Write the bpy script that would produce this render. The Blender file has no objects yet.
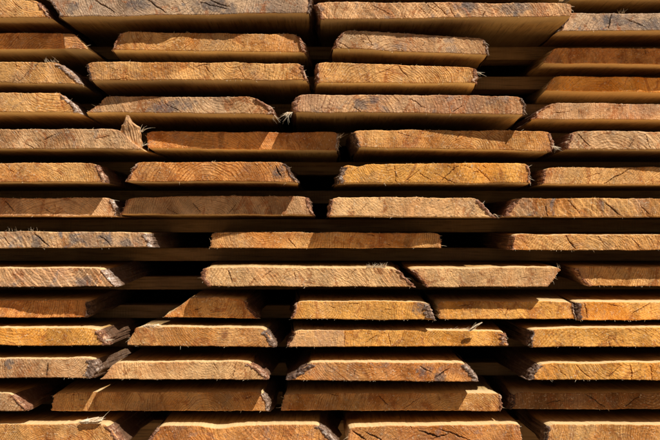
import bpy, math, random
import numpy as np
from mathutils import Vector

# ------------------------------------------------------------------ scene
S = bpy.context.scene
C = S.collection
random.seed(7)
KX = 0.001333          # metres per unit of the stack survey (one unit = 1.333 mm at the nominal front plane)
D = 1.10               # camera distance to the nominal front plane
ZC = 0.43              # eye height above ground
PS = 1.25              # how strongly the board ends step in and out
STICK_Y = 0.165        # depth of the crosswise laths
TH = 0.024             # nominal board thickness

def layer_z(k):        # height of the underside of layer k
    return ZC - (9 + 33.0 * (k - 8)) * KX

# ------------------------------------------------------------------ noise (value noise, vectorised)
def _h(ix, iy, iz, s):
    n = (ix * 374761393 + iy * 668265263 + iz * 2147483647 + s * 1274126177) & 0xFFFFFFFF
    n = ((n ^ (n >> 13)) * 1274126177) & 0xFFFFFFFF
    n = (n ^ (n >> 16)) & 0xFFFF
    return n / 32767.5 - 1.0
def vn(x, y, z=0.0, s=0):
    x, y, z = np.broadcast_arrays(np.asarray(x, float), np.asarray(y, float), np.asarray(z, float))
    x = x + 1000; y = y + 1000; z = z + 1000
    ix = np.floor(x).astype(np.int64); iy = np.floor(y).astype(np.int64); iz = np.floor(z).astype(np.int64)
    fx = x - ix; fy = y - iy; fz = z - iz
    fx = fx * fx * (3 - 2 * fx); fy = fy * fy * (3 - 2 * fy); fz = fz * fz * (3 - 2 * fz)
    r = 0
    for a in (0, 1):
        for b in (0, 1):
            for c in (0, 1):
                w = (fx if a else 1 - fx) * (fy if b else 1 - fy) * (fz if c else 1 - fz)
                r = r + w * _h(ix + a, iy + b, iz + c, s)
    return r
def fbm(x, y, z=0.0, s=0, o=3):
    r = 0; a = 1.0; t = 0
    for i in range(o):
        r = r + a * vn(np.asarray(x) * 2 ** i, np.asarray(y) * 2 ** i, np.asarray(z) * 2 ** i, s + i); t += a; a *= 0.55
    return r / t

# ------------------------------------------------------------------ node helper
class NT:
    def __init__(self, name):
        self.m = bpy.data.materials.new(name); self.m.use_nodes = True
        self.t = self.m.node_tree; self.t.nodes.clear()
    def n(self, typ, ins=None, **kw):
        nd = self.t.nodes.new(typ)
        for k, v in kw.items(): setattr(nd, k, v)
        for k, v in (ins or {}).items():
            if isinstance(v, bpy.types.NodeSocket): self.t.links.new(v, nd.inputs[k])
            else: nd.inputs[k].default_value = v
        return nd
    def math(self, op, a, b=0.0, c=None, clamp=False):
        ins = {0: a, 1: b}
        if c is not None: ins[2] = c
        return self.n('ShaderNodeMath', ins, operation=op, use_clamp=clamp).outputs[0]
    def mix(self, f, a, b, mode='MIX'):
        nd = self.n('ShaderNodeMix', data_type='RGBA', blend_type=mode)
        for idx, v in ((0, f), (6, a), (7, b)):
            if isinstance(v, bpy.types.NodeSocket): self.t.links.new(v, nd.inputs[idx])
            else:
                nd.inputs[idx].default_value = v if idx == 0 else (*v[:3], 1)
        return nd.outputs[2]
    def ss(self, v, lo, hi, a=0.0, b=1.0):
        return self.n('ShaderNodeMapRange', {0: v, 1: lo, 2: hi, 3: a, 4: b}, interpolation_type='SMOOTHSTEP').outputs[0]
    def noise(self, vec, scale, detail=3, rough=0.55, dist=0.0):
        return self.n('ShaderNodeTexNoise', {'Vector': vec, 'Scale': scale, 'Detail': detail, 'Roughness': rough, 'Distortion': dist}).outputs[0]
    def mapv(self, vec, loc=(0, 0, 0), sc=(1, 1, 1), rot=(0, 0, 0)):
        return self.n('ShaderNodeMapping', {0: vec, 1: loc, 2: rot, 3: sc}).outputs[0]
    def finish(self, col, rough, bump=None, bstr=0.5, bdist=0.001, spec=0.25):
        b = self.n('ShaderNodeBsdfPrincipled', {'Base Color': col, 'Roughness': rough, 'Specular IOR Level': spec})
        if bump is not None:
            bn = self.n('ShaderNodeBump', {'Height': bump, 'Strength': bstr, 'Distance': bdist})
            self.t.links.new(bn.outputs[0], b.inputs['Normal'])
        o = self.n('ShaderNodeOutputMaterial'); self.t.links.new(b.outputs[0], o.inputs[0])
        return self.m

TONES = {  # (earlywood, latewood, stain)
    'gold':   ((0.86, 0.50, 0.19), (0.42, 0.16, 0.035), (0.50, 0.19, 0.045)),
    'yellow': ((0.92, 0.50, 0.145), (0.55, 0.21, 0.035), (0.64, 0.25, 0.045)),
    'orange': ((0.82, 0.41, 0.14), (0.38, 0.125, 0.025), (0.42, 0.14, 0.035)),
    'tan':    ((0.80, 0.51, 0.26), (0.38, 0.18, 0.065), (0.42, 0.20, 0.08)),
    'pale':   ((0.92, 0.58, 0.27), (0.50, 0.25, 0.090), (0.58, 0.27, 0.10)),
    'pink':   ((0.84, 0.51, 0.25), (0.40, 0.18, 0.065), (0.44, 0.19, 0.09)),
    'brown':  ((0.42, 0.22, 0.085), (0.22, 0.09, 0.025), (0.20, 0.09, 0.03)),  # shade of the unlit lower right board put into its wood colour
    'grey':   ((0.70, 0.48, 0.29), (0.22, 0.14, 0.085), (0.30, 0.19, 0.13)),
}

def end_grain(tone, pith, spacing, seed, grey=0.2, contrast=0.7, dirt=0.3):
    e, l, st = TONES[tone]
    N = NT('end_grain')
    co = N.n('ShaderNodeTexCoord').outputs['Object']
    cs = N.mapv(co, loc=(seed * 1.37, seed * 0.61, seed * 2.3))
    w1 = N.n('ShaderNodeTexNoise', {'Vector': cs, 'Scale': 22.0, 'Detail': 2.0}).outputs[1]
    w2 = N.n('ShaderNodeTexNoise', {'Vector': cs, 'Scale': 260.0, 'Detail': 2.0}).outputs[1]
    sub = lambda v, s: N.n('ShaderNodeVectorMath', {0: N.n('ShaderNodeVectorMath', {0: v, 1: (0.5, 0.5, 0.5)}, operation='SUBTRACT').outputs[0], 3: s}, operation='SCALE').outputs[0]
    v = N.n('ShaderNodeVectorMath', {0: co, 1: sub(w1, 0.022)}, operation='ADD').outputs[0]
    v = N.n('ShaderNodeVectorMath', {0: v, 1: sub(w2, 0.0016)}, operation='ADD').outputs[0]
    v = N.mapv(v, loc=(-pith[0], 0, -pith[1]), sc=(1, 0, 1))
    sep = N.n('ShaderNodeSeparateXYZ', {0: v})
    r = N.n('ShaderNodeVectorMath', {0: v}, operation='LENGTH').outputs[1]
    # rings get tighter and wider in runs
    rv = N.n('ShaderNodeCombineXYZ', {0: N.math('MULTIPLY', r, 45.0), 1: seed * 3.1, 2: 0.0}).outputs[0]
    run = N.noise(rv, 1.0, 2)
    ph = N.math('ADD', N.math('DIVIDE', r, spacing), N.math('MULTIPLY', run, 5.0))
    fr = N.math('FRACT', ph)
    late = N.math('MULTIPLY', N.ss(fr, 0.35, 0.86), N.ss(fr, 1.0, 0.88))
    fl = N.math('FLOOR', ph)
    rn = N.n('ShaderNodeTexWhiteNoise', {'W': fl}, noise_dimensions='1D').outputs[0]
    patch = N.noise(cs, 30, 3, 0.6)
    late = N.math('MULTIPLY', late, N.math('MULTIPLY_ADD', rn, 0.75, 0.5))
    late = N.math('MULTIPLY', late, N.ss(patch, 0.3, 0.55, 0.15, 1.0))
    late = N.math('MULTIPLY', late, contrast, clamp=True)
    col = N.mix(late, e, l)
    # broad tone drift
    big = N.noise(cs, 13, 3, 0.6, 0.6)
    col = N.mix(N.ss(big, 0.42, 0.66, 0.0, 0.6), col, st)
    big2 = N.noise(N.mapv(cs, loc=(5, 3, 1)), 19, 3, 0.6, 0.8)
    col = N.mix(N.ss(big2, 0.45, 0.7, 0.0, 0.5 * grey + 0.05), col, (0.36, 0.28, 0.22))
    big3 = N.noise(N.mapv(cs, loc=(9, 7, 4)), 34, 4, 0.65, 0.8)
    col = N.mix(N.ss(big3, 0.55, 0.66, 0.0, grey), col, (0.17, 0.165, 0.175))
    big4 = N.noise(N.mapv(cs, loc=(2, 11, 6)), 26, 4, 0.65, 0.8)
    col = N.mix(N.ss(big4, 0.53, 0.68, 0.0, 0.65), col, l)
    # sapwood tint toward the edges
    ed = N.n('ShaderNodeAttribute', attribute_name='edge').outputs['Fac']
    col = N.mix(N.math('MULTIPLY', ed, 0.45), col, (0.52, 0.25, 0.13))
    # red-brown heartwood veins and dull water marks
    b5 = N.noise(N.mapv(cs, loc=(4, 8, 2), sc=(1, 1, .7)), 42, 4, 0.7, 1.4)
    col = N.mix(N.ss(b5, 0.54, 0.64, 0.0, 0.65), col, (0.40, 0.145, 0.045))
    b6 = N.noise(N.mapv(cs, loc=(1, 2, 9), sc=(1, 1, .5)), 24, 4, 0.7, 1.0)
    val = N.ss(b6, 0.35, 0.65, 0.78, 1.25)
    col = N.n('ShaderNodeHueSaturation', {'Hue': 0.495, 'Saturation': 1.05, 'Value': val, 'Color': col}).outputs[0]
    pl = N.n('ShaderNodeAttribute', attribute_name='pale').outputs['Fac']
    col = N.mix(N.math('MULTIPLY', pl, 0.3), col, (0.90, 0.66, 0.42))
    sp = N.n('ShaderNodeAttribute', attribute_name='blue').outputs['Fac']
    sp = N.math('MULTIPLY', sp, N.ss(N.noise(cs, 140, 4, 0.75, 1.0), 0.3, 0.6, 0.35, 1.25), clamp=True)
    col = N.mix(N.math('MULTIPLY', sp, 0.72), col, (0.15, 0.125, 0.12))
    # torn fibres: fine speckle, dark pits and pale tufts
    f1 = N.noise(cs, 620, 3, 0.7)
    f2 = N.noise(N.mapv(cs, sc=(1, 1, 1.0), loc=(3, 3, 3)), 330, 3, 0.75)
    f3 = N.noise(N.mapv(cs, loc=(7, 1, 3)), 150, 4, 0.75)
    col = N.mix(N.ss(f1, 0.44, 0.24, 0.0, 0.55), col, (0.10, 0.05, 0.02))
    col = N.mix(N.ss(f2, 0.56, 0.74, 0.0, 0.75), col, (0.93, 0.74, 0.50))
    col = N.mix(N.ss(f3, 0.42, 0.32, 0.0, dirt), col, (0.09, 0.055, 0.035))
    # radial rays
    an = N.math('ARCTAN2', sep.outputs[2], sep.outputs[0])
    rayv = N.n('ShaderNodeCombineXYZ', {0: N.math('MULTIPLY', an, 70.0), 1: N.math('MULTIPLY', r, 60.0), 2: seed}).outputs[0]
    ray = N.noise(rayv, 1.0, 2, 0.6)
    col = N.mix(N.ss(ray, 0.64, 0.74, 0.0, 0.4), col, (0.16, 0.08, 0.03))
    ck = N.n('ShaderNodeAttribute', attribute_name='crack').outputs['Fac']
    col = N.mix(N.math('MULTIPLY', ck, 0.85, clamp=True), col, (0.025, 0.014, 0.008))
    b = N.math('ADD', N.math('MULTIPLY', f1, 0.7), N.math('MULTIPLY', f2, 0.8))
    b = N.math('ADD', b, N.math('MULTIPLY', late, 0.35))
    return N.finish(col, 0.8, b, 0.8, 0.0011, 0.2)

def sawn(name, axis, ca, cb, cc, seed):
    N = NT(name)
    co = N.n('ShaderNodeTexCoord').outputs['Object']
    sc = (1.0, 0.05, 1.0) if axis == 'y' else (0.05, 1.0, 1.0)
    g = N.mapv(co, loc=(seed, seed * 2, seed * 3), sc=sc)
    n1 = N.noise(g, 95, 4, 0.65, 0.8)
    n2 = N.noise(g, 420, 3, 0.6)
    n3 = N.noise(N.mapv(co, loc=(seed * 2, 1, 1)), 14, 4, 0.6)
    saw = N.n('ShaderNodeTexWave', {'Vector': co, 'Scale': 75.0, 'Distortion': 1.2, 'Detail': 1.0, 'Detail Scale': 2.0},
              bands_direction='Y' if axis == 'y' else 'X').outputs['Fac']
    col = N.mix(N.ss(n1, 0.35, 0.68), ca, cb)
    col = N.mix(N.ss(n3, 0.45, 0.75, 0, 0.7), col, cc)
    col = N.mix(N.ss(n2, 0.52, 0.3, 0, 0.6), col, (0.10, 0.06, 0.03))
    # occasional knots
    vo = N.n('ShaderNodeTexVoronoi', {'Vector': N.mapv(co, loc=(seed, 0, 0), sc=(1, .6, 1)), 'Scale': 9.0}).outputs['Distance']
    col = N.mix(N.ss(vo, 0.13, 0.07, 0, 0.75), col, (0.12, 0.05, 0.02))
    if name == 'sawn_face':   # sun and bounce glow painted as a pale band at the front end
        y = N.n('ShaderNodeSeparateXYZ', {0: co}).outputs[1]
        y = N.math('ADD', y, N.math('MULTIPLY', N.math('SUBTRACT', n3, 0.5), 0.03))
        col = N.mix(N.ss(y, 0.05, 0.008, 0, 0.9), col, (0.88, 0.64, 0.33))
        col = N.mix(N.ss(y, 0.035, 0.11, 0, 0.8), col, (0.11, 0.06, 0.025))  # shade inside the gaps painted as darkening with depth
    b = N.math('ADD', N.math('MULTIPLY', n2, 1.0), N.math('MULTIPLY', saw, 0.35))
    return N.finish(col, 0.72, b, 0.7, 0.0008, 0.25)

def bark_mat(tone):
    pal = {'pink': ((0.42, 0.20, 0.115), (0.17, 0.065, 0.03), (0.64, 0.43, 0.30)),
           'grey': ((0.34, 0.22, 0.155), (0.13, 0.075, 0.05), (0.58, 0.46, 0.38)),
           'white': ((0.58, 0.43, 0.34), (0.28, 0.16, 0.10), (0.82, 0.72, 0.64)),
           'dark': ((0.20, 0.11, 0.07), (0.07, 0.04, 0.03), (0.42, 0.32, 0.27))}[tone]
    N = NT('bark_' + tone)
    co = N.n('ShaderNodeTexCoord').outputs['Object']
    n1 = N.noise(co, 170, 4, 0.7, 0.5); n2 = N.noise(N.mapv(co, loc=(3, 1, 2), sc=(1, .35, 1)), 420, 3, 0.7); n3 = N.noise(N.mapv(co, loc=(8, 1, 2)), 110, 4, 0.7)
    col = N.mix(N.ss(n1, 0.38, 0.62), pal[0], pal[1])
    col = N.mix(N.ss(n3, 0.52, 0.64), col, pal[2])
    col = N.mix(N.ss(n2, 0.45, 0.28, 0, 0.7), col, (0.05, 0.03, 0.02))
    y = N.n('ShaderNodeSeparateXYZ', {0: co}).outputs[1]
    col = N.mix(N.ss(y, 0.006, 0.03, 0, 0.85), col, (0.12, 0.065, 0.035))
    return N.finish(col, 0.85, N.math('ADD', n1, n2), 0.9, 0.0015, 0.2)
def fibre_mat():
    N = NT('torn_fibre')
    co = N.n('ShaderNodeTexCoord').outputs['Object']
    n1 = N.noise(co, 120, 2)
    return N.finish(N.mix(N.ss(n1, 0.35, 0.65), (0.94, 0.82, 0.62), (0.78, 0.56, 0.34)), 0.7)
BARK = {k: bark_mat(k) for k in ('pink', 'grey', 'white', 'dark')}
FIB = fibre_mat()
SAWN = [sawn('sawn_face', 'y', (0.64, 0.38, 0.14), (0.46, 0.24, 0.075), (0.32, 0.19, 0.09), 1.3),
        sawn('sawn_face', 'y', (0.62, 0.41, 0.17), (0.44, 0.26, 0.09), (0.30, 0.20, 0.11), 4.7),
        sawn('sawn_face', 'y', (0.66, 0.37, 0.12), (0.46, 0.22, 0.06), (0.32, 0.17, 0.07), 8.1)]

def mk(name, V, F, mats, parent=None, loc=None, midx=None, attrs=None, smooth=False):
    me = bpy.data.meshes.new(name)
    V = np.asarray(V, dtype=np.float32)
    me.from_pydata(V.tolist(), [], F)
    for m in mats: me.materials.append(m)
    if midx is not None: me.polygons.foreach_set('material_index', np.asarray(midx, dtype=np.int32))
    if smooth: me.polygons.foreach_set('use_smooth', [True] * len(me.polygons))
    for k, a in (attrs or {}).items():
        at = me.attributes.new(k, 'FLOAT', 'POINT'); at.data.foreach_set('value', np.asarray(a, dtype=np.float32))
    me.update()
    o = bpy.data.objects.new(name, me); C.objects.link(o)
    if parent: o.parent = parent
    if loc: o.location = loc
    return o

def hairs_mesh(items, name, parent):
    """items: (base, direction, length, radius, curl vector) -> one fringe of tapered fibres"""
    V = []; F = []
    for b, d, L, r, cu in items:
        b = np.array(b); d = np.array(d, float); d /= np.linalg.norm(d); cu = np.array(cu, float)
        a = np.cross(d, (0.3, 1, 0.2)); a /= np.linalg.norm(a); c = np.cross(d, a)
        n = 4 if L < 0.004 else 7
        base = len(V)
        for i in range(n):
            t = i / (n - 1)
            p = b + d * L * t + cu * L * t * t
            rr = r * (1 - 0.8 * t)
            for q in range(3):
                th = q * 2.094
                V.append(tuple(p + rr * (a * math.cos(th) * 2.0 + c * math.sin(th))))
        for i in range(n - 1):
            for q in range(3):
                q2 = (q + 1) % 3
                F.append((base + i * 3 + q, base + i * 3 + q2, base + (i + 1) * 3 + q2, base + (i + 1) * 3 + q))
        F.append((base, base + 2, base + 1)); e = base + (n - 1) * 3; F.append((e, e + 1, e + 2))
    return mk(name, V, F, [FIB], parent)

SPOTS = {6: [(215, 5, 18), (228, 10, 10), (72, 8, 8), (140, 4, 14)], 7: [(512, 9, 15), (318, 10, 6), (470, 6, 8)], 8: [(615, 20, 22), (655, 25, 26)], 18: [(163, 107, 16), (184, 103, 10)], 19: [(362, 104, 9), (374, 100, 5)], 33: [(36, 241, 7), (105, 240, 8), (72, 238, 5), (125, 243, 6)], 26: [(279, 173, 8), (281, 170, 6)], 51: [(425, 371, 8), (440, 378, 6)], 42: [(420, 308, 8)], 49: [(10, 364, 5)]}   # stain and dark blotches per board
DEPTHS = [0.0015, 0.006, 0.016, 0.035, 0.07, 0.12, 0.2, 0.3, 0.45, 0.7, 1.0, 1.4]

# ------------------------------------------------------------------ one board
def board(idn, k, TL, TR, BR, BL, p, label, tone='tan', bl=0, br=0, bark=(None, None), saw=None, cracks=(), grey=0.2,
          pith=None, ring=None, contrast=0.75, dirt=0.3, tufts=(), topcut=None, split=None, step=None, ncr=1, wave=None):
    rnd = random.Random(idn * 91 + 5)
    sd = idn * 17 + 3
    pL, pR = (p if isinstance(p, tuple) else (p, p))
    pL = (pL * PS) / 1000; pR = (pR * PS) / 1000
    f = lambda pp: KX * (D - pp) / D
    wpx = 0.5 * ((TR[0] - TL[0]) + (BR[0] - BL[0]))
    nu = max(30, int(wpx * KX / 0.00092)); nv = 27
    u = np.linspace(0, 1, nu + 1)[None, :]; v = np.linspace(0, 1, nv + 1)[:, None]
    xl = BL[0] + (TL[0] - BL[0]) * v - bl * np.sin(math.pi * v) + 1.3 * fbm(v * 5, 0, 0, sd + 1) + 0.5 * vn(v * 20, 0, 0, sd + 2)
    xr = BR[0] + (TR[0] - BR[0]) * v + br * np.sin(math.pi * v) + 1.3 * fbm(v * 5, 0, 0, sd + 3) + 0.5 * vn(v * 20, 0, 0, sd + 4)
    X = xl + (xr - xl) * u
    yb = BL[1] + (BR[1] - BL[1]) * u + 0.75 * fbm(X[0:1] / 30, 0, 0, sd + 5) + 0.28 * fbm(X[0:1] / 3.0, 0, 0, sd + 6)
    yt = TL[1] + (TR[1] - TL[1]) * u + 0.95 * fbm(X[-1:] / 26, 0, 0, sd + 7) + 0.40 * fbm(X[-1:] / 3.0, 0, 0, sd + 8)
    # rounded upper corners of the waney edges
    wl = (X[-1:] - X[-1, 0]); wr = (X[-1, -1] - X[-1:])
    yt = yt + 2.4 * np.exp(-wl / 2.5) + 2.4 * np.exp(-wr / 2.5)
    if topcut:
        for (cx, cw, ch) in topcut: yt = yt + ch * np.exp(-((X[-1:] - cx) / cw) ** 2)
    Y = yb + (yt - yb) * v
    P = pL + (pR - pL) * u + 0 * v
    if step: P = P + step[1] * PS / 1000 / (1 + np.exp(-(X - step[0] - 0.4 * (Y - yb) * 0.3) / 0.25))
    if wave: P = P + wave / 1000.0 * fbm(X / 45, 0, 0, sd + 15, 2)
    WX = (X - 330) * f(P); WZ = ZC - (Y - 240) * f(P)
    x0 = float(WX[0].mean()); z0 = float(WZ[0].mean()); y0 = -0.5 * (pL + pR)
    WXm, WZm = WX * 1000, WZ * 1000
    rough = 0.55 * fbm(WXm / 14, WZm / 14, 0, sd + 9) + 0.42 * fbm(WXm / 2.2, WZm / 2.2, 0, sd + 10, 3)
    tear = fbm(WXm / 9, WZm / 9, 0, sd + 11)
    rough = rough + np.clip(tear - 0.3, 0, 1) * 1.6 * vn(WXm / 1.3, WZm / 1.3, 0, sd + 12)
    if saw:
        ang, per, amp = saw
        q = (WXm * math.cos(math.radians(ang)) + WZm * math.sin(math.radians(ang))) / per + 0.6 * fbm(WXm / 20, WZm / 20, 0, sd + 13)
        fr = q - np.floor(q)
        rough = rough + amp * (np.where(fr < 0.8, fr / 0.8, (1 - fr) / 0.2) - 0.5) * (0.65 + 0.5 * vn(np.floor(q), 0, 0, sd + 14))
    crack = np.zeros_like(WX)
    if pith is None:
        pith = ((rnd.uniform(-0.35, 0.35)) * wpx * KX, rnd.choice((-1, 1)) * rnd.uniform(0.012, 0.06))
    pw = ((pith[0] + x0) * 1000, (pith[1] + z0) * 1000)
    cl = []
    for c in cracks:      # explicit checks in survey units
        (ax, ay), (bx, by), w = c
        pp = float(P.mean())
        cl.append(((ax - 330) * f(pp) * 1000, (ZC - (ay - 240) * f(pp)) * 1000, (bx - 330) * f(pp) * 1000, (ZC - (by - 240) * f(pp)) * 1000, (w * 0.85 if w > 0.95 else w * 0.6) - 0.36))
    xa, xb_ = WXm.min() + 8, WXm.max() - 8; za, zb = WZm.min(), WZm.max()
    for i in range(ncr):  # drying checks running out from the pith
        cx = rnd.uniform(xa, xb_); cz = rnd.uniform(za, zb)
        dx, dz = cx - pw[0], cz - pw[1]; L = math.hypot(dx, dz) + 1e-6; dx /= L; dz /= L
        h = rnd.uniform(2.5, 13)
        cl.append((cx - dx * h, cz - dz * h, cx + dx * h, cz + dz * h, rnd.uniform(-0.45, -0.05)))
    wig = 1.5 * fbm(WXm / 6, WZm / 6, 0, sd + 16)
    brk = fbm(WXm / 3.1, WZm / 3.1, 0, sd + 17)
    for (ax, az, bx, bz, w) in cl:
        dx, dz = bx - ax, bz - az; L2 = dx * dx + dz * dz
        t = np.clip(((WXm - ax) * dx + (WZm - az) * dz) / L2, 0, 1)
        dd = np.abs(((WXm - ax) * dz - (WZm - az) * dx) / math.sqrt(L2) + wig)
        end = np.hypot(WXm - ax - t * dx, WZm - az - t * dz)
        dd = np.where((t > 0) & (t < 1), dd, end + 0.5)
        ww = (w + 0.3) * (0.1 + 0.9 * np.sin(math.pi * t) ** 0.8) * (0.8 + 0.5 * brk) - 0.3
        crack = np.maximum(crack, np.clip(1.0 - (dd - ww) / 0.75, 0, 1))
    rough = rough - crack * 2.2
    edge_d = np.minimum(X - X[:, :1], X[:, -1:] - X)
    pale = np.zeros_like(X) if split is None else (X < split + 0.6 * (Y - yb) * 0.1).astype(float)
    blue = np.zeros_like(X)
    for (sx, sy, srr) in SPOTS.get(idn, ()):
        q2 = ((X - sx) / srr) ** 2 + ((Y - sy) / min(srr, 6.5)) ** 2 + 1.2 * fbm(WXm / 5, WZm / 5, 0, sd + 19)
        blue = np.maximum(blue, np.clip(1.25 - q2, 0, 1))
    edge = np.clip(1 - edge_d / (9 + 5 * fbm(WXm / 8, WZm / 8, 0, sd + 18)), 0, 1)
    rough[0, :] -= 0.5; rough[-1, :] -= 0.6; rough[:, 0] -= 1.2; rough[:, -1] -= 1.2
    rough[:, 1] -= 0.5; rough[:, -2] -= 0.5
    WY = -P - rough / 1000
    G = np.stack([WX - x0, WY - y0, WZ - z0], -1).reshape(-1, 3)
    W1 = nu + 1
    idx = np.arange((nu + 1) * (nv + 1)).reshape(nv + 1, nu + 1)
    q = np.stack([idx[:-1, :-1], idx[:-1, 1:], idx[1:, 1:], idx[1:, :-1]], -1).reshape(-1, 4)
    F = q.tolist(); mi = [0] * len(F)
    # perimeter loop, counter-clockwise as seen from the front
    per = np.concatenate([idx[0, :], idx[1:, -1], idx[-1, -2::-1], idx[-2:0:-1, 0]])
    PV = G[per]; vv = np.concatenate([np.zeros(nu + 1), np.linspace(0, 1, nv + 1)[1:], np.ones(nu), np.linspace(1, 0, nv + 1)[1:-1]])
    side = np.zeros(len(per)); side[nu + 1:nu + 1 + nv] = 1; side[nu + 1 + nv + nu:] = -1
    side[nu] = 1; side[0] = -1
    lz = layer_z(k) - z0
    verts = [G]; base = len(G); prev = per; cnt = base; np_ = len(per)
    pfx = PV[:, 0]; wtot = pfx.max() - pfx.min(); cen = 0.5 * (pfx.max() + pfx.min())
    for j, d in enumerate(DEPTHS):
        wy = d
        absY = PV[:, 1] + y0 + wy
        t = np.clip((absY + y0 * 0 - (y0)) / max(0.02, STICK_Y - y0), 0, 1)
        zz = PV[:, 2] * (1 - t) + (lz + vv * TH) * t
        # waney sides wander along the length; the log flares a little away from the end
        un = (pfx - cen) / (wtot / 2)
        fl = 0.010 * fbm(d * 9, vv * 1.2, 0, sd + 30) * np.where(un > 0, 1, 0.9) + 0.003 * fbm(d * 60, vv * 4, 0, sd + 31)
        fl = fl * min(1, d / 0.05)
        xx = pfx + np.sign(un) * np.abs(un) ** 3 * (fl + 0.003 * min(1, d / 0.1))
        zz = zz + 0.00025 * fbm(pfx * 60, d * 20, 0, sd + 32) * min(1, d / 0.01) * (1 - t)
        L = np.stack([xx, PV[:, 1] * (1 - min(1, d / 0.1)) + (-0.0) + wy, zz], -1)
        verts.append(L)
        cur = np.arange(cnt, cnt + np_); cnt += np_
        nxt = np.roll(np.arange(np_), -1)
        F += np.stack([prev, cur, cur[nxt], prev[nxt]], -1).tolist(); mi += [1] * np_
        prev = cur
    F.append(list(prev[::-1])); mi.append(1)
    V = np.concatenate(verts)
    nb = cnt - len(G)
    att = {'crack': np.concatenate([crack.ravel(), np.zeros(nb)]), 'edge': np.concatenate([edge.ravel(), np.zeros(nb)]), 'pale': np.concatenate([pale.ravel(), np.zeros(nb)]), 'blue': np.concatenate([blue.ravel(), np.zeros(nb)])}
    spacing = ring or rnd.uniform(0.0022, 0.0036)
    em = end_grain(tone, pith, spacing, idn * 1.73 + 0.4, grey, contrast, dirt)
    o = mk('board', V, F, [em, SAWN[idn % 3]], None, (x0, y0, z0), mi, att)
    o['label'] = label; o['category'] = 'board'; o['group'] = 'rough-sawn boards stacked in layers'
    # ---- bark along the waney edges
    for s, bk in zip((-1, 1), bark):
        if not bk: continue
        bt, bw = bk; bw = bw * 0.85
        nb_ = 30; nw = max(4, int(bw * 1.3)); vv2 = np.linspace(-0.03, 1.03, nb_ + 1)[:, None]; tt = np.linspace(0, 1, nw + 1)[None, :]
        outl = np.interp(vv2, np.linspace(0, 1, nv + 1), (xr if s > 0 else xl)[:, 0])
        zc_ = WZ[:, -1 if s > 0 else 0]; xo = (WX[:, -1 if s > 0 else 0])
        f0 = f(pR if s > 0 else pL)
        zrow = np.interp(vv2, np.linspace(0, 1, nv + 1), zc_) + (vv2 - np.clip(vv2, 0, 1)) * 0.022
        xrow = np.interp(vv2, np.linspace(0, 1, nv + 1), xo)
        inner = bw * (0.75 + 0.45 * fbm(vv2 * 5, 0, 0, sd + 40) + 0.2 * vn(vv2 * 14, 0, 0, sd + 41))
        outer = 0.7 + 1.5 * fbm(vv2 * 6, 0, 0, sd + 42) + 0.8 * vn(vv2 * 15, 0, 0, sd + 43)
        off = -inner + (inner + outer) * tt
        bx = xrow + s * off * f0; bz = zrow + 0 * tt
        bz = bz + 0.0009 * fbm(bx * 400, vv2 * 6, 0, sd + 46) * (np.abs(vv2 - 0.5) * 2) ** 4
        fy = -(pR if s > 0 else pL)
        by = fy - 0.0005 - 0.0014 * fbm(bx * 330, bz * 330, 0, sd + 44, 3) - 0.0008 * np.sin(math.pi * tt)
        by = by + 0.003 * (tt > 0.999) + 0.0035 * (tt < 0.001)
        by[0, :] += 0.002; by[-1, :] += 0.002
        GB = np.stack([bx - x0, by - y0, bz - z0], -1).reshape(-1, 3)
        ib = np.arange((nb_ + 1) * (nw + 1)).reshape(nb_ + 1, nw + 1)
        qb = np.stack([ib[:-1, :-1], ib[:-1, 1:], ib[1:, 1:], ib[1:, :-1]], -1).reshape(-1, 4)
        if s < 0: qb = qb[:, ::-1]
        FB = qb.tolist()
        outer_i = ib[:, -1]; VB = [GB]; c2 = len(GB); prevb = outer_i
        for d in (0.004, 0.010, 0.02, 0.035, 0.06, 0.1, 0.16, 0.26, 0.42):
            # follow the wandering side of the board, a bark thickness proud of it
            vq = np.clip(vv2[:, 0], 0, 1)
            fl = 0.010 * fbm(d * 9, vq * 1.2, 0, sd + 30) * (1 if s > 0 else 0.9) + 0.003 * fbm(d * 60, vq * 4, 0, sd + 31)
            fl = fl * min(1, d / 0.05) + 0.003 * min(1, d / 0.1)
            t = min(1, d / max(0.02, STICK_Y - y0))
            zz = (zrow[:, 0] - z0) * (1 - t) + (lz + vq * TH) * t
            xx = (xrow[:, 0] - x0) + s * (fl + 0.0012 + 0.0014 * (fbm(d * 150, vq * 7, 0, sd + 45) + 0.5))
            VB.append(np.stack([xx, np.full(nb_ + 1, fy - y0 + d), zz], -1))
            cur = np.arange(c2, c2 + nb_ + 1); c2 += nb_ + 1
            qq = np.stack([prevb[:-1], cur[:-1], cur[1:], prevb[1:]], -1)
            if s < 0: qq = qq[:, ::-1]
            FB += qq.tolist(); prevb = cur
        mk('bark', np.concatenate(VB), FB, [BARK[bt]], o)
    # ---- torn fibres
    it = []
    nh = int(wpx * 0.42)
    for i in range(nh):
        top = rnd.random() < 0.62
        uu = rnd.random(); cc = int(uu * nu); cc = min(max(cc, 1), nu - 1)
        if vn(WXm[0, cc] / 16.0, 3.0 if top else 9.0, 0, sd + 50) < -0.15: continue
        g = G[idx[nv if top else 0, cc]]
        big = rnd.random() < 0.02
        L = rnd.uniform(0.0025, 0.005) if big else rnd.uniform(0.0008, 0.0026)
        it.append((g + np.array((0, 0.0005, 0)), (rnd.uniform(-1, 1), rnd.uniform(-1.0, 0.1), rnd.uniform(0.0, 1.1) * (1 if top else -0.9)), L,
                   rnd.uniform(0.00008, 0.00018), (rnd.uniform(-.5, .5), rnd.uniform(-.3, .2), rnd.uniform(-.5, .3))))
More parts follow.
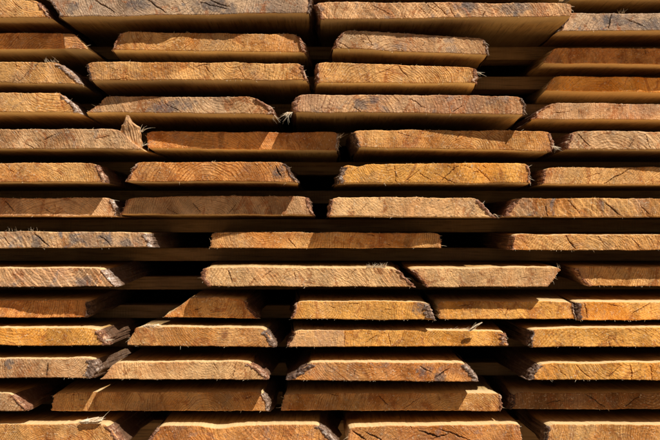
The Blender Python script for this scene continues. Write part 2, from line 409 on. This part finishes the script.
    for i in range(int(wpx * 0.12)):
        g = G[idx[rnd.randint(2, nv - 2), rnd.randint(2, nu - 2)]]
        it.append((g, (rnd.uniform(-1, 1), -0.8, rnd.uniform(-1, 1)), rnd.uniform(0.001, 0.003), rnd.uniform(0.00008, 0.00014), (rnd.uniform(-.5, .5), 0.2, -.3)))
    for s, ii in ((-1, 0), (1, nu)):
        for i in range(4):
            g = G[idx[rnd.randint(0, nv), ii]]
            it.append((g, (s * rnd.uniform(0.2, 1), rnd.uniform(-.6, .4), rnd.uniform(-.8, .8)), rnd.uniform(0.0015, 0.006), rnd.uniform(0.0001, 0.0002),
                       (rnd.uniform(-.7, .7), 0, rnd.uniform(-.8, .4))))
    pm = float(P.mean())
    for (tx, ty, sx, cnt_, L, dirx, dirz, rad) in tufts:
        for i in range(int(cnt_ * 1.5)):
            xx = tx + rnd.uniform(-sx, sx)
            it.append((((xx - 330) * f(pm) - x0, 0.001 - 0.0015 * rnd.random(), ZC - (ty - 240) * f(pm) - z0),
                       (dirx + rnd.uniform(-.45, .45), rnd.uniform(-.5, .1), dirz + rnd.uniform(-.3, .3)), L * rnd.uniform(0.25, 1.0) * KX, rad * rnd.uniform(.3, .75),
                       (rnd.uniform(-.6, .6), rnd.uniform(-.2, .2), rnd.uniform(-.5, .2))))
    hairs_mesh(it, 'torn_fibres', o)['kind'] = 'stuff'
    return o

# ------------------------------------------------------------------ the stack, layer by layer (survey units: x right, y down, horizon at y = 240)
L0, R0 = -110, 775
B = []
def b(*a, **k): B.append(board(len(B) + 1, *a, **k))
# layer 0 (just above the frame)
b(0, (L0, -37), (60, -36), (66, -18), (L0, -18), 8, 'leftmost board of the layer above the topmost full row', 'tan')
b(0, (76, -37), (308, -38), (312, -20), (70, -19), 8, 'middle left board lying just above the long grey cracked board', 'tan')
b(0, (316, -33), (565, -32), (568, -14), (314, -14), 6, 'board lying right above the wide cracked board of the top row', 'tan')
b(0, (588, -22), (R0, -22), (R0, -4), (574, -4), -42, 'board in the top right corner showing only its dark underside', 'tan')
# layer 1
b(1, (L0, -1), (38, 0), (50, 17), (L0, 17), 10, 'short golden board end filling the top left corner', 'gold', bark=(None, ('pink', 4)), ring=0.003, pith=(0.1, 0.07),
  cracks=(((12, 1), (22, 9), .4),))
b(1, (50, -4), (311, -5), (309, 12.5), (61, 17), 14, 'wide grey weathered board with diagonal cracks at the top left of the stack', 'grey', bark=(('grey', 5), ('dark', 4)), grey=0.75,
  cracks=(((95, 0), (116, 13), 1.1), ((148, 0), (166, 13), 1.3), ((200, 2), (228, 9), 0.8), ((208, 0), (230, 7), .8)), pith=(-0.02, 0.05), contrast=.8, dirt=.5)
b(1, (316, 2), (572, 3), (572, 16), (322, 19), 10, 'wide pinkish board with diagonal saw marks at the top centre, grey right end', 'pink', bark=(('pink', 4), (None)), saw=(38, 9, .7), grey=0.5,
  cracks=(((432, 2), (448, 16), .9), ((425, 2), (437, 12), .4), ((372, 5), (392, 15), .35)), ncr=5, pith=(0.03, -0.04))
b(1, (569, 13), (R0, 13), (R0, 30), (560, 31), -45, 'set-back bluish grey board with a dark vertical crack at the top right', 'grey', bark=(('dark', 3), None), grey=0.8,
  cracks=(((612, 14), (608, 29), .9), ((625, 18), (645, 27), .6)), pith=(-0.06, -0.03), tufts=((622, 13, 4, 9, 6, 0, 1, .0002),))
# layer 2
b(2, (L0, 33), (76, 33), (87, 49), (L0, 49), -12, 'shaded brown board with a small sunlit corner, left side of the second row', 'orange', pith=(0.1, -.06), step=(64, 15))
b(2, (121, 32), (298, 34), (304, 52), (113, 50), 0, 'golden board with rounded right corner below the long grey cracked board', 'gold', br=1, bark=(('pink', 3), ('pink', 3)), wave=6)
b(2, (344, 30), (484, 38), (488, 55), (334, 48), (2, -3), 'short tilted board sloping down to the right in the second row', 'tan', bl=2, br=1, bark=(('pink', 4), ('grey', 3)), grey=.45, ncr=6, dirt=.5)
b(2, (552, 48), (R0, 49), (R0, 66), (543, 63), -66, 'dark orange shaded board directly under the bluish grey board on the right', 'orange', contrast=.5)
# layer 3
b(3, (L0, 62), (60, 62), (81, 84), (L0, 80.5), 2, 'rough speckled board with pale peeling bark, left end of the third row', 'gold', bark=(None, ('white', 8)), grey=.5, dirt=.7, ncr=5, br=2,
  tufts=((52, 62, 8, 12, 7, -.3, 1, .0003),))
b(3, (87, 62), (301, 63), (306, 80), (91, 79.5), 6, 'long speckled board with squared ends, second from left in the third row', 'gold', bark=(('dark', 3), ('pink', 4)), ncr=4, dirt=.5,
  cracks=(((205, 66), (214, 78), .4),), saw=(60, 5, .25))
b(3, (318, 62), (476, 67), (475, 83), (318, 82), 0, 'short board with fine curved grain and reddish frayed right end under the tilted board', 'gold', bark=(('pink', 3), ('pink', 6)), br=1,
  cracks=(((398, 65), (408, 77), .7), ((375, 75), (395, 66), .4)), pith=(-0.02, -.03), ring=.0028, contrast=.95, tufts=((477, 72, 1, 12, 7, 1, -.3, .0003),))
b(3, (553, 76.5), (R0, 78), (R0, 94), (545, 90.5), -81, 'amber shaded board with a bright lower edge, third row on the right', 'yellow', contrast=.6)
# layer 4
b(4, (L0, 94), (62, 93), (77, 112), (L0, 112), 0, 'board with fine curved growth rings at the left end of the fourth row', 'gold', bark=(None, ('white', 6)), br=3, pith=(0.09, .05), contrast=.9, ring=.003)
b(4, (104, 96), (258, 97), (272, 114), (87, 112), (-9, 4), 'board with a long shadow wedge and a bluish patch, pointed left end', 'tan', bl=-2, br=4, bark=(None, ('pink', 6)), grey=.55, saw=(35, 7, .4),
  cracks=(((165, 104), (182, 112), .4),), tufts=((272, 113, 2, 9, 9, .6, -.8, .00025),))
b(4, (297, 94.5), (521, 96), (525, 114), (296, 112), 6, 'long board with concentric half-round growth rings and blue stain', 'pink', bl=3, br=2, bark=(('pink', 7), ('grey', 3)), grey=.5,
  pith=(-0.055, -.006), ring=.004, contrast=1.0, cracks=(((410, 99), (425, 108), .5), ((452, 112), (462, 106), .5)), ncr=4,
  tufts=((290, 112, 3, 16, 12, -.7, -.7, .0003),))
b(4, (549, 103), (R0, 105), (R0, 121), (533, 119), -46, 'speckled pinkish board with a long tapering left end, fourth row right', 'pink', bl=3, dirt=.6, ncr=5, grey=.35, bark=(('pink', 3), None))
# layer 5
b(5, (L0, 130), (120, 129), (142, 149), (L0, 148), 4, 'rough speckled board with a torn upright splinter at its right end', 'tan', dirt=.6, grey=.4,
  cracks=(((43, 140), (55, 134), .9), ((25, 144), (35, 149), .6), ((95, 139), (110, 136), .4)),
  tufts=((141, 132, 2, 7, 14, .3, .8, .0003), (142, 146, 1, 6, 14, .4, .5, .0003)))
torn_host = B[-1]
b(5, (147, 131.5), (338, 132), (337, 150), (148, 148), (-20, -21), 'orange shaded board with one small sunlit patch near its right end', 'orange', bark=(None, ('white', 3)), contrast=.55,
  tufts=((339, 138, 2, 10, 8, .6, .8, .0004),))
b(5, (354, 130), (549, 131), (552, 151), (360, 147), (1, -14), 'long board with a thin shadow wedge along its top, frayed right end', 'gold', br=2, bark=(('dark', 2), ('pink', 5)), pith=(0.015, -.01), contrast=.95,
  tufts=((553, 146, 1, 14, 8, .8, -.4, .0003),), cracks=(((455, 140), (462, 132), .4),))
b(5, (573, 131), (R0, 133), (R0, 150), (566, 149), -10, 'board with a curved black crack near its rounded left end', 'tan', bl=1, saw=(45, 7, .5), bark=(('pink', 4), None),
  cracks=(((578, 134), (590, 147), .8), ((645, 134), (650, 148), .4)))
# layer 6
b(6, (L0, 164), (97, 163), (104, 182), (L0, 182), 0, 'clean board with crosshatched grain at the left end of the sixth row', 'gold', bark=(None, ('pink', 3)), saw=(140, 4, .3), grey=.15, contrast=.8)
b(6, (136, 162), (285, 162), (296, 182), (127, 181), 0, 'orange board with wide half-round growth rings and a dark blue right end', 'orange', bark=(('pink', 4), ('dark', 3)), pith=(-0.005, -.022), ring=.0034,
  contrast=1.0, grey=.2, cracks=(((276, 166), (281, 177), 1.6),))
b(6, (342, 164.5), (527, 163), (530, 183), (339, 183), 0, 'golden board crossed by fine zigzag drying cracks, grey knobby left end', 'yellow', br=1, bark=(('grey', 7), ('pink', 3)), ncr=9,
  cracks=(((394, 166), (396, 182), .5), ((404, 182), (420, 170), .5), ((440, 182), (458, 166), .6), ((476, 168), (490, 181), .4)), topcut=((358, 7, 2.5),))
b(6, (545, 167), (R0, 168), (R0, 185), (543, 184), (-18, -30), 'board with a diagonal black crack and shadow along its top right', 'gold', bark=(('pink', 2), None),
  cracks=(((603, 184), (631, 168), .9), ((585, 178), (600, 173), .4)))
# layer 7
b(7, (L0, 198), (112, 198), (116, 216), (L0, 216), -20, 'shaded brown board with a bright pale right tip, left of the seventh row', 'pink', bark=(None, ('white', 4)), br=1,
  cracks=(((5, 201), (14, 211), .8), ((44, 208), (54, 214), .4)))
b(7, (128, 197), (305, 196), (313, 215), (121, 214), -21, 'long shaded board with an arched grain and a sunlit right tip', 'tan', bark=(('pink', 2), ('pink', 2)), pith=(-.01, -.02),
  cracks=(((193, 203), (200, 212), .5), ((230, 212), (236, 204), .4)))
b(7, (332, 197), (478, 198), (495, 217.5), (329, 216), 0, 'short pitted golden board with a reddish bark tip pointing right', 'pale', bark=(('pink', 2), ('pink', 6)), dirt=.75, contrast=.45,
  tufts=((494, 214, 1, 5, 7, .8, -.5, .0003),), pith=(0, .09))
b(7, (513, 198), (R0, 199), (R0, 217), (504, 217), -13, 'wide board with bluish diagonal saw streaks and a pink left corner', 'gold', bark=(('pink', 7), None), saw=(38, 8, .8), grey=.75,
  cracks=(((604, 202), (620, 215), 1.0), ((568, 200), (580, 214), .6), ((545, 206), (548, 217), .9), ((640, 205), (650, 215), .5)))
# layer 8
b(8, (L0, 231.5), (146, 232), (151, 247), (L0, 249), -2, 'board with blackish diagonal blotches and a rounded pale right corner', 'tan', bark=(None, ('white', 6)), saw=(40, 11, .8), grey=.8, dirt=.6, ring=.005,
  cracks=(((34, 233), (50, 247), 1.0), ((100, 236), (112, 246), .9), ((3, 236), (9, 245), .8)), tufts=((25, 231, 20, 14, 5, 0, 1, .0002),))
b(8, (211, 232), (440, 233), (441, 248), (210, 248), (-36, -18), 'half-shadowed board standing alone in the middle row between black gaps', 'gold', bark=(None, ('pink', 2)), ncr=5,
  cracks=(((288, 238), (296, 248), .7),), wave=5)
b(8, (514, 234.5), (R0, 235), (R0, 250), (512, 250), -10, 'pale golden board with a short slanted black slot near its left end', 'gold', bark=(('pink', 3), None), saw=(60, 8, .55), grey=.2,
  cracks=(((565, 236), (576, 249), 1.3), ((598, 236), (606, 247), .4), ((630, 237), (640, 248), .4)))
# layer 9
b(9, (L0, 268.5), (101, 268), (115, 286.5), (L0, 287), 0, 'board with strong dark diagonal saw grooves and a red tinted right end', 'pink', bark=(None, ('white', 2)), saw=(42, 8.5, 1.1), grey=.55, dirt=.5)
b(9, (204, 267), (398, 268), (414, 287), (208, 286), 3, 'long pinkish board with a white bristly fringe on its top edge', 'pale', bl=4, bark=(('pink', 6), ('pink', 3)), saw=(38, 4.5, .35),
  cracks=(((262, 278), (272, 270), .4), ((294, 271), (296, 280), .5), ((248, 286), (256, 278), .4), ((228, 270), (232, 284), .8)),
  tufts=((376, 267.8, 9.5, 90, 6, 0.1, 1, .00028),))
b(9, (413, 268.5), (561, 267), (548, 287), (428, 287), 2, 'short board shaped like an upside-down trapezoid, wider at its top', 'pale', bark=(('pink', 2), None), contrast=.5, tufts=((553, 268, 8, 10, 5, 0.3, .9, .0003),), saw=(100, 6, .2))
b(9, (576, 267), (R0, 268), (R0, 286), (589, 286), (-29, -30), 'shaded board with only its bottom edge sunlit, right end of the ninth row', 'gold', bl=2, bark=(('pink', 4), None))
# layer 10
b(10, (L0, 300), (88, 300), (87, 317.5), (L0, 318), -17, 'shaded board with a wavy sunlit bottom strip and square right end, tenth row left', 'orange', wave=5, bark=(None, ('dark', 2)))
b(10, (188, 297), (243, 299), (256, 318.5), (163, 317), -22, 'smallest board of the stack, trapezoid shaped with a lit left corner', 'gold', bl=-1, bark=(None, ('pink', 2)), ncr=2)
b(10, (297, 301), (428, 302), (434, 320), (292, 319), 0, 'golden board with a crusty grey right end butted against its neighbour', 'yellow', br=1, bark=(('pink', 3), ('grey', 10)), ncr=6)
b(10, (438, 301), (572, 301.5), (575.5, 319), (439, 319), (-13, -13), 'honey coloured board whose upper left half is shaded, between two butted boards', 'yellow', bark=(None, ('grey', 2)), contrast=.4,
  cracks=(((505, 316), (508, 308), .5),), saw=(100, 9, .2))
b(10, (578, 302), (R0, 303), (R0, 320), (577, 320), -19, 'board with branching diagonal cracks and a brown block at its left end', 'yellow', bark=(('dark', 7), None),
  cracks=(((606, 304), (622, 307), .6), ((632, 314), (650, 303), .6), ((584, 303), (588, 318), .9)))
# layer 11
b(11, (L0, 329), (97, 328), (107, 345), (L0, 346), 0, 'bright amber board with a small broken bark tip at its right end', 'yellow', bark=(None, ('pink', 7)), br=2, grey=.1,
  tufts=((105, 340, 3, 12, 6, .8, .2, .0005),))
b(11, (135, 327), (265, 328), (273, 347), (127, 345), 2, 'amber board with a white sliver lying on its top left corner', 'gold', br=2, bark=(None, ('grey', 7)), pith=(.03, .05), contrast=.9, ring=.0028,
  tufts=((147, 326, 6, 16, 10, 1, .08, .0004),))
b(11, (295, 330), (504, 331), (507, 346), (289, 347), (-6, -8), 'long yellow board in two tones with a splinter standing on its right end', 'yellow', bark=(('pink', 3), ('pink', 8)),
  cracks=(((345, 331), (344, 346), .45), ((388, 334), (391, 346), .6), ((365, 343), (378, 335), .4)), grey=.1, split=345,
  tufts=((472, 330, 2, 3, 13, .9, .7, .0006), (455, 329, 12, 12, 6, 1, .3, .00025)), wave=6)
b(11, (533, 329), (R0, 326), (R0, 346), (531, 347), 0, 'smooth yellow orange board with a crusty dark red left end', 'yellow', bark=(('dark', 3), None), grey=.1, ncr=4, saw=(100, 12, .2))
# layer 12
b(12, (L0, 360), (94, 358), (92, 378), (L0, 378), 6, 'board with fine wavy rings ending in a broken grey block on the right', 'tan', bark=(None, ('grey', 13)), br=4, contrast=.9, ring=.003,
  cracks=(((48, 363), (46, 377), 1.2), ((4, 361), (5, 374), .6)), pith=(.1, .04))
b(12, (113, 362.5), (250, 361), (267, 380), (101, 379), 3, 'smooth board with curved grain and a brown bark corner on the right', 'pale', br=3, bark=(None, ('pink', 9)), pith=(.03, .04), contrast=.8, ring=.0032,
  cracks=(((236, 363), (232, 379), .5),), grey=.1)
b(12, (308, 362), (466, 363), (478, 382), (288, 380), 2, 'reddish board with crusted bark at both pointed ends', 'orange', bl=-1, br=1, bark=(('dark', 9), ('grey', 7)), dirt=.5, grey=.45,
  cracks=(((420, 366), (432, 373), .9), ((434, 378), (450, 368), 1.0)))
b(12, (540, 363.5), (R0, 362), (R0, 380), (529, 380), 4, 'golden board crossed by long slanted cracks, blackish left end', 'yellow', bl=1, bark=(('grey', 5), None), saw=(38, 9, .5), grey=.15,
  cracks=(((575, 365), (590, 378), .6), ((606, 378), (622, 365), .5), ((630, 364), (632, 380), .8), ((651, 366), (652, 380), .6), ((552, 366), (566, 376), .5)))
# layer 13
b(13, (L0, 393.5), (13, 393), (26, 411), (L0, 411), 2, 'short board end with ringed grain in the lower left edge of the frame', 'tan', br=1, bark=(None, ('pink', 3)), contrast=.9)
b(13, (54, 392.5), (261, 392), (268, 411), (51, 411), -21, 'wide shaded board with a diagonal sunbeam on it and a lit right tip', 'gold', br=2, bark=(None, ('grey', 3)), ncr=3)
b(13, (284, 394), (500, 393), (501, 411), (281, 410.5), -21, 'wide shaded board with a sunlit right end, lower centre of the stack', 'gold', br=1, bark=(None, ('pink', 3)),
  cracks=(((378, 395), (388, 406), .7), ((402, 409), (420, 398), .4)))
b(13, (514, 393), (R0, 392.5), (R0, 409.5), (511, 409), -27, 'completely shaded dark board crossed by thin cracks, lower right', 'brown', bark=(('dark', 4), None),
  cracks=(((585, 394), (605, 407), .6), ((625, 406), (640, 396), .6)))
# layer 14
b(14, (L0, 425), (108, 424), (121, 445), (L0, 445), -4, 'bottom left board with curly shavings lying on its top', 'gold', br=1, bark=(None, ('pink', 5)), contrast=.9,
  tufts=((84, 423, 6, 16, 9, .8, .5, .0005), (98, 422, 4, 10, 12, .5, .9, .0004)))
b(14, (157, 426), (320, 424.5), (336, 445), (146, 445), -9, 'bottom row board with a grey bark corner, second from the left', 'orange', br=1, bark=(('pink', 4), ('grey', 7)), grey=.4, saw=(50, 7, .4), topcut=((218, 14, 3),))
b(14, (350, 427), (520, 424.5), (523, 446), (347, 446), -9, 'bottom row board split by black broken cracks along its top', 'orange', bark=(None, None),
  cracks=(((352, 431), (366, 440), 1.8), ((365, 432), (382, 441), 1.3), ((418, 430), (440, 438), 1.8), ((440, 430), (470, 440), 1.3), ((430, 440), (452, 433), 1.0)), grey=.4)
b(14, (549, 424.5), (R0, 425), (R0, 444), (546, 444), -10, 'bottom right board with tight oval growth rings', 'gold', bark=(('dark', 3), None), pith=(.05, -.004), ring=.003, contrast=1.0)

# torn upright tab of wood on the layer-5 board
def tab(parent, pts, thick, name, mat):
    """ragged chip torn out of the end: stations (x, y, halfwidth, depth) in survey units"""
    lx, ly, lz = parent.location
    P = np.array(pts, float); m = 34; n = 21
    t = np.linspace(0, 1, m); src = np.linspace(0, 1, len(P))
    q = np.stack([np.interp(t, src, P[:, i]) for i in range(4)], 1)
    a = np.linspace(-1, 1, n)[None, :]; tt = t[:, None]
    hw = q[:, 2:3] * (1 + 0.18 * fbm(tt * 9, a * 0 + np.sign(a) * 3, 0, 901))
    X = q[:, 0:1] + a * hw; Y = q[:, 1:2] + 0 * a + 0.9 * fbm(a * 2.5, 0, 0, 903) * (tt ** 3)
    dp = q[:, 3:4] + 0.0016 * fbm(a * 3, tt * 1.2, 0, 905) + 0.0012 * fbm(a * 9, tt * 4, 0, 907) - 0.003 * a ** 2
    fr = np.stack([(X - 330) * KX - lx, -dp - ly, ZC - (Y - 240) * KX - lz], -1)
    bk = fr + np.array((0, thick, 0))
    V = np.concatenate([fr.reshape(-1, 3), bk.reshape(-1, 3)]); F = []
    N0 = m * n
    for j in range(m - 1):
        for i in range(n - 1):
            k = j * n + i
            F.append((k, k + 1, k + n + 1, k + n)); F.append((N0 + k, N0 + k + n, N0 + k + n + 1, N0 + k + 1))
        k = j * n; F.append((k, k + n, N0 + k + n, N0 + k)); k += n - 1; F.append((k, N0 + k, N0 + k + n, k + n))
    for i in range(n - 1):
        F.append((i, N0 + i, N0 + i + 1, i + 1)); k = (m - 1) * n + i; F.append((k, k + 1, N0 + k + 1, N0 + k))
    return mk(name, V, F, [mat], parent)
tab(torn_host, [(134, 147, 8, .001), (133, 140, 8, .003), (131, 131, 10, .0055), (130.5, 127, 9, .0075), (129.5, 124, 5, .008), (128.5, 120, 3, .0075), (128, 116, 1.0, .006)], 0.004, 'splinter', torn_host.data.materials[0])

tab(B[46], [(469, 331, 1.6, .004), (473, 327.5, 1.9, .006), (477, 324.5, 1.7, .008), (481, 322, .7, .009)], 0.0009, 'splinter', FIB)
tab(B[45], [(151, 327.2, 9, .001), (152, 325.8, 8.5, .002), (152, 324.4, 6, .0015)], 0.002, 'splinter', FIB)
tab(B[-4], [(88, 424, 9, .001), (90, 421.5, 11, .003), (94, 419.5, 8, .002), (100, 417.5, 3, .001)], 0.0015, 'shaving', FIB)

# ------------------------------------------------------------------ crosswise laths between the layers
LATH = [sawn('lath_wood', 'x', (0.46, 0.27, 0.11), (0.30, 0.16, 0.06), (0.22, 0.12, 0.06), s) for s in (2.1, 5.9)]
ORD = ['topmost', 'first', 'second', 'third', 'fourth', 'fifth', 'sixth', 'seventh', 'eighth', 'ninth', 'tenth', 'eleventh', 'twelfth', 'thirteenth', 'fourteenth', 'fifteenth']
def lath(k, below=True):
    zt = layer_z(k); zb = layer_z(k + 1) + TH
    x0, x1 = -0.56, 0.57; ny = 60
    r = random.Random(k); jy = r.uniform(-0.006, 0.006); dep = 0.045
    V = []; F = []
    prof = [(0.0, 0.0008), (0.0008, 0.0), (1, 0)]
    ring = [(0, .0012), (0, .9988 * 1), (1, 1), (1, 0)]
    h = zt - zb
    secs = [(0.0, 0.0010), (0.0, h - 0.0010), (0.0010, h), (dep - 0.001, h), (dep, h - 0.001), (dep, 0.001), (dep - 0.001, 0), (0.001, 0)]
    for i in range(ny + 1):
        x = x0 + (x1 - x0) * i / ny
        w = 0.0012 * float(fbm(x * 8, 0, 0, 300 + k)) + 0.0005 * float(fbm(x * 60, 0, 0, 330 + k))
        for (a, z) in secs:
            V.append((x, a + (w if a < 0.01 else 0), z))
    m = len(secs)
    for i in range(ny):
        for j in range(m):
            j2 = (j + 1) % m
            F.append((i * m + j, i * m + j2, (i + 1) * m + j2, (i + 1) * m + j))
    F.append(list(range(m - 1, -1, -1))); F.append([ny * m + j for j in range(m)])
    o = mk('spacer_lath', V, F, [LATH[k % 2]], None, (0, STICK_Y + jy, zb))
    if k == -1: t = 'crosswise lath lying on top of the stack above the frame'
    elif k == 0: t = 'set-back crosswise lath above the wide grey cracked board at the top'
    else: t = 'set-back crosswise spacer lath seen in the gap between board rows %s and %s' % (ORD[k], ORD[k + 1])
    o['label'] = t; o['category'] = 'lath'; o['group'] = 'crosswise laths between the board layers'
    return o
LA = {k: lath(k) for k in range(-1, 14)}
# small oval stamp on the lath under layer 9
def stamp(parent):
    V = []; F = []; n = 28
    lx, ly, lz = parent.location
    for i in range(n):
        a = 2 * math.pi * i / n
        for rr in (1.0, 0.62):
            for dy in (-0.0016, 0.002):
                V.append((0.4655 - lx + 0.0052 * rr * math.cos(a), dy, 0.0105 + 0.0068 * (rr if rr == 1 else .72) * math.sin(a)))
    for i in range(n):
        o = i * 4; q = ((i + 1) % n) * 4
        F += [(o, q, q + 2, o + 2), (o + 1, o + 3, q + 3, q + 1), (o, o + 1, q + 1, q), (o + 2, q + 2, q + 3, o + 3)]
    N = NT('dark_ink'); n1 = N.noise(N.n('ShaderNodeTexCoord').outputs['Object'], 500, 3)
    mk('stamped_oval', V, F, [N.finish(N.mix(n1, (0.03, 0.02, 0.015), (0.10, 0.06, 0.04)), 0.8)], parent)
stamp(LA[9])

# ------------------------------------------------------------------ bearers, ground, added dark backing
def slab(name, x0, x1, y0, y1, z0, z1, mat, nx=24):
    V = []; F = []
    secs = [(y0, z0), (y0, z1 - .004), (y0 + .004, z1), (y1 - .004, z1), (y1, z1 - .004), (y1, z0)]
    for i in range(nx + 1):
        x = x0 + (x1 - x0) * i / nx
        for (yy, zz) in secs: V.append((x - (x0 + x1) / 2, yy - (y0 + y1) / 2 + .001 * math.sin(i * 1.3), zz - z0))
    m = 6
    for i in range(nx):
        for j in range(m): F.append((i * m + j, i * m + (j + 1) % m, (i + 1) * m + (j + 1) % m, (i + 1) * m + j))
    F.append(list(range(m - 1, -1, -1))); F.append([nx * m + j for j in range(m)])
    return mk(name, V, F, [mat], None, ((x0 + x1) / 2, (y0 + y1) / 2, z0))
zb14 = layer_z(14)
for i, (y0, lab) in enumerate(((0.16, 'thick dark timber bearer on the ground under the front of the stack'), (1.1, 'thick dark timber bearer on the ground under the rear of the stack'))):
    o = slab('timber_bearer', -0.6, 0.6, y0, y0 + .1, 0.0, zb14, LATH[0]); o['label'] = lab; o['category'] = 'beam'

def ground():
    N = NT('sandy_ground')
    co = N.n('ShaderNodeTexCoord').outputs['Object']
    n1 = N.noise(co, 3, 5, .6); n2 = N.noise(co, 60, 4, .7)
    col = N.mix(n1, (0.24, 0.17, 0.10), (0.17, 0.12, 0.075)); col = N.mix(N.ss(n2, .5, .7, 0, .6), col, (0.2, 0.15, 0.1))
    m = N.finish(col, .95, n2, .6, .01)
    n = 60; V = []; F = []
    xs = np.sign(np.linspace(-1, 1, n + 1)) * np.abs(np.linspace(-1, 1, n + 1)) ** 3 * 400
    for y in xs:
        for x in xs: V.append((x, y, 0.0 + (0.01 * float(fbm(x * 2, y * 2, 0, 77)) - 0.012 if abs(x) < 30 else 0)))
    for j in range(n):
        for i in range(n): a = j * (n + 1) + i; F.append((a, a + 1, a + n + 2, a + n + 1))
    o = mk('ground', V, F, [m]); o['kind'] = 'structure'; return o
ground()
Nw = NT('dark_backing'); co = Nw.n('ShaderNodeTexCoord').outputs['Object']
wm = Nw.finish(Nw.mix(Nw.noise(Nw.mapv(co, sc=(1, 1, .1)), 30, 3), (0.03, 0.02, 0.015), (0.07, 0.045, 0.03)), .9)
w = slab('added_backing', -1.1, 1.1, 1.46, 1.52, 0.0, 1.1, wm); w['kind'] = 'structure'  # unseen dark slab added behind the stack to keep the gaps black

# ------------------------------------------------------------------ camera, sky, sun
cam = bpy.data.cameras.new('camera'); co = bpy.data.objects.new('camera', cam); C.objects.link(co)
co.location = (0, -D, ZC); co.rotation_euler = (math.radians(90), 0, 0)
cam.sensor_width = 36; cam.lens = 36 * D / (660 * KX); cam.shift_y = 20 / 660; cam.clip_start = 0.01; cam.clip_end = 2000
S.camera = co

sd = Vector((0.52, -0.58, 1.0)).normalized()       # towards the sun
el = math.asin(sd.z); az = math.atan2(sd.x, sd.y)
sl = bpy.data.lights.new('sun', 'SUN'); sl.energy = 5.0; sl.angle = math.radians(0.5); sl.color = (1.0, 0.94, 0.84)
so = bpy.data.objects.new('sun', sl); C.objects.link(so); so.rotation_euler = (-sd).to_track_quat('-Z', 'Y').to_euler(); so.location = (1, -1.2, 3)
W = bpy.data.worlds.new('World'); S.world = W; W.use_nodes = True
nt = W.node_tree; nt.nodes.clear()
sk = nt.nodes.new('ShaderNodeTexSky'); sk.sky_type = 'NISHITA'; sk.sun_disc = False; sk.sun_elevation = el; sk.sun_rotation = az
bg = nt.nodes.new('ShaderNodeBackground'); bg.inputs[1].default_value = 0.026
wo = nt.nodes.new('ShaderNodeOutputWorld'); nt.links.new(sk.outputs[0], bg.inputs[0]); nt.links.new(bg.outputs[0], wo.inputs[0])
S.view_settings.view_transform = 'Standard'; S.view_settings.look = 'None'; S.view_settings.exposure = 0; S.view_settings.gamma = 1
S.render.engine = 'CYCLES'
S.cycles.max_bounces = 8; S.cycles.diffuse_bounces = 5
S.render.resolution_x = 1024; S.render.resolution_y = 683
